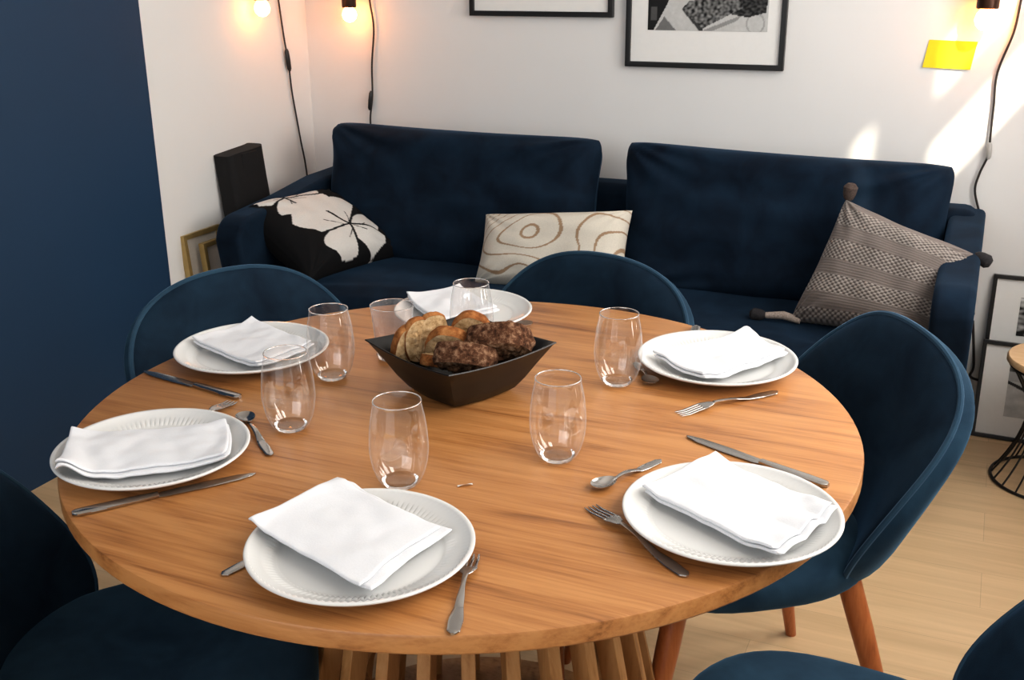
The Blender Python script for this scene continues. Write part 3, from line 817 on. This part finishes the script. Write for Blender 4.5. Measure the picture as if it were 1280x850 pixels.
def bread_slice(name, label, loc, rot, w, h, th, crust, crumb, seed, group, rough=1.0):
    o = thing(name, label, 'bread', loc, 0, group); o.rotation_euler = rot
    n = 56
    def lump(x, y, z, k): return .0035*rough*noise.noise((x*45+seed, y*45, z*45)) + .0022*rough*noise.noise((x*120, y*120+seed, z*120)) + .0014*rough*noise.noise((x*260, y*260+seed, z*260))
    def outl(a):
        ca, sa = math.cos(a), math.sin(a)
        r_ = 1+.10*noise.noise((ca*1.6+seed, sa*1.6, seed))
        return (w/2*r_*math.copysign(abs(ca)**.85, ca), h/2*r_*math.copysign(abs(sa)**.9, sa))
    def ring_(u, v):
        x, z = outl(2*PI*u); b_ = math.sin(v*PI); y = -th/2+th*v
        q = (1+.05*b_)*(1+lump(x, y, z, 0)*14*b_)
        return (x*q, y, z*q)
    MB().grid(ring_, n, 10, wu=True).build('crust', crust, o, angle=180)
    for sgn in (1, -1):
        def face(u, v, sgn=sgn):
            x, z = outl(2*PI*u); q = max(v, .01)
            return (x*q*.99, sgn*(th/2*.98+.004*rough*(1-v**4)*.5) + lump(x*q, sgn*th, z*q, 1)*(1-v**6), z*q*.99)
        MB().grid(face, n, 22, wu=True, flip=sgn < 0).build('crumb', crumb, o, angle=180)
    return o
GS = 'bread slices in the black bowl'
BR = [  # loc, rot, w, h, th, dark, roughness, label
 ((1.538, -2.080, .822), (.22, .15, 1.20), .052, .064, .015, 0, 1, 'upright toasted bread slice at the bowl corner nearest the tumbler'),
 ((1.553, -2.069, .828), (.16, -.12, 1.02), .056, .078, .015, 0, 1, 'upright orange crusted bread slice, second from the tumbler side of the bowl'),
 ((1.568, -2.052, .826), (.10, .12, .88), .060, .088, .016, 0, 1, 'upright orange crusted bread slice right beside the pale slices'),
 ((1.605, -2.060, .820), (.62, .25, .42), .072, .084, .020, 0, 1.2, 'pale crumbed bread slice tilted in the middle of the bowl'),
 ((1.628, -2.012, .832), (.42, -.2, .25), .066, .078, .020, 0, 1.2, 'pale crumbed bread slice standing behind another pale slice'),
 ((1.604, -2.098, .806), (1.2, .1, .2), .052, .056, .018, 0, 1, 'small toasted bread piece low at the front wall of the bowl'),
 ((1.655, -2.100, .820), (1.00, .10, .35), .100, .072, .034, 1, 2.2, 'dark seeded rye slice at the front of the bread bowl'),
 ((1.690, -2.048, .834), (.85, -.16, .20), .104, .078, .038, 1, 2.2, 'dark rye slice heaped highest on the bright side of the bread bowl'),
 ((1.650, -2.060, .812), (1.25, -.1, .5), .10, .090, .030, 1, 2.0, 'dark rye slice between the pale slices and the heaped rye'),
]
for i, (loc, rot, w, h, th, dk, rg, lab) in enumerate(BR):
    bread_slice('bread_slice', lab, loc, rot, w, h, th, M_ryecrust if dk else M_crust, M_rye if dk else M_crumb, i*1.7+.4, GS, rg)

# ------------------------------------------------------------------ camera
cd = bpy.data.cameras.new('camera'); cam = bpy.data.objects.new('camera', cd); C.objects.link(cam)
cam.matrix_world = Matrix((
    (0.918064, -0.124472, 0.376384, 2.38120),
    (0.396363, 0.305925, -0.865625, -3.58046),
    (-0.007399, 0.943884, 0.330195, 1.42573),
    (0, 0, 0, 1)))
cd.sensor_width = 36; cd.sensor_fit = 'HORIZONTAL'; cd.lens = 36*1366.677/1280; cd.clip_start = .02
bpy.context.scene.camera = cam

# ------------------------------------------------------------------ light
def area(name, loc, target, sx, sy, power, col):
    l = bpy.data.lights.new(name, 'AREA'); l.shape = 'RECTANGLE'; l.size = sx; l.size_y = sy; l.energy = power; l.color = col
    o = bpy.data.objects.new(name, l); C.objects.link(o); o.location = loc
    d = Vector(target)-Vector(loc); o.rotation_euler = d.to_track_quat('-Z', 'Y').to_euler(); return o
for y, p in ((-2.75, 13), (-2.05, 15), (-1.40, 22), (-.75, 21)):  # lamps for unseen windows; the one nearest the viewer is added to brighten chairs
    area('window and fill daylight', (RX-.03, y, 1.28 if y > -2.5 else 1.55), (0, y-.35, 1.0), .42, 1.95 if y > -2.5 else 1.4, p*1.12, (1, .965, .92))
area('room daylight', (1.4, -5.2, 1.9), (1.2, -1.5, .9), 2.6, 1.6, 30, (.90, .95, 1))
sl = bpy.data.lights.new('sun', 'SUN'); sl.energy = 8; sl.angle = math.radians(1.3); sl.color = (1, .90, .72)
so = bpy.data.objects.new('sun', sl); C.objects.link(so); so.location = (4.5, -3.5, 4)
so.rotation_euler = Vector((-1, 1.5, -1.40)).to_track_quat('-Z', 'Y').to_euler()
w = bpy.data.worlds.new('world'); bpy.context.scene.world = w; w.use_nodes = True
bg = w.node_tree.nodes['Background']; bg.inputs[0].default_value = (.90, .95, 1, 1); bg.inputs[1].default_value = .8
vs_ = bpy.context.scene.view_settings
vs_.view_transform = 'Standard'; vs_.look = 'None'; vs_.exposure = .02; vs_.gamma = .90
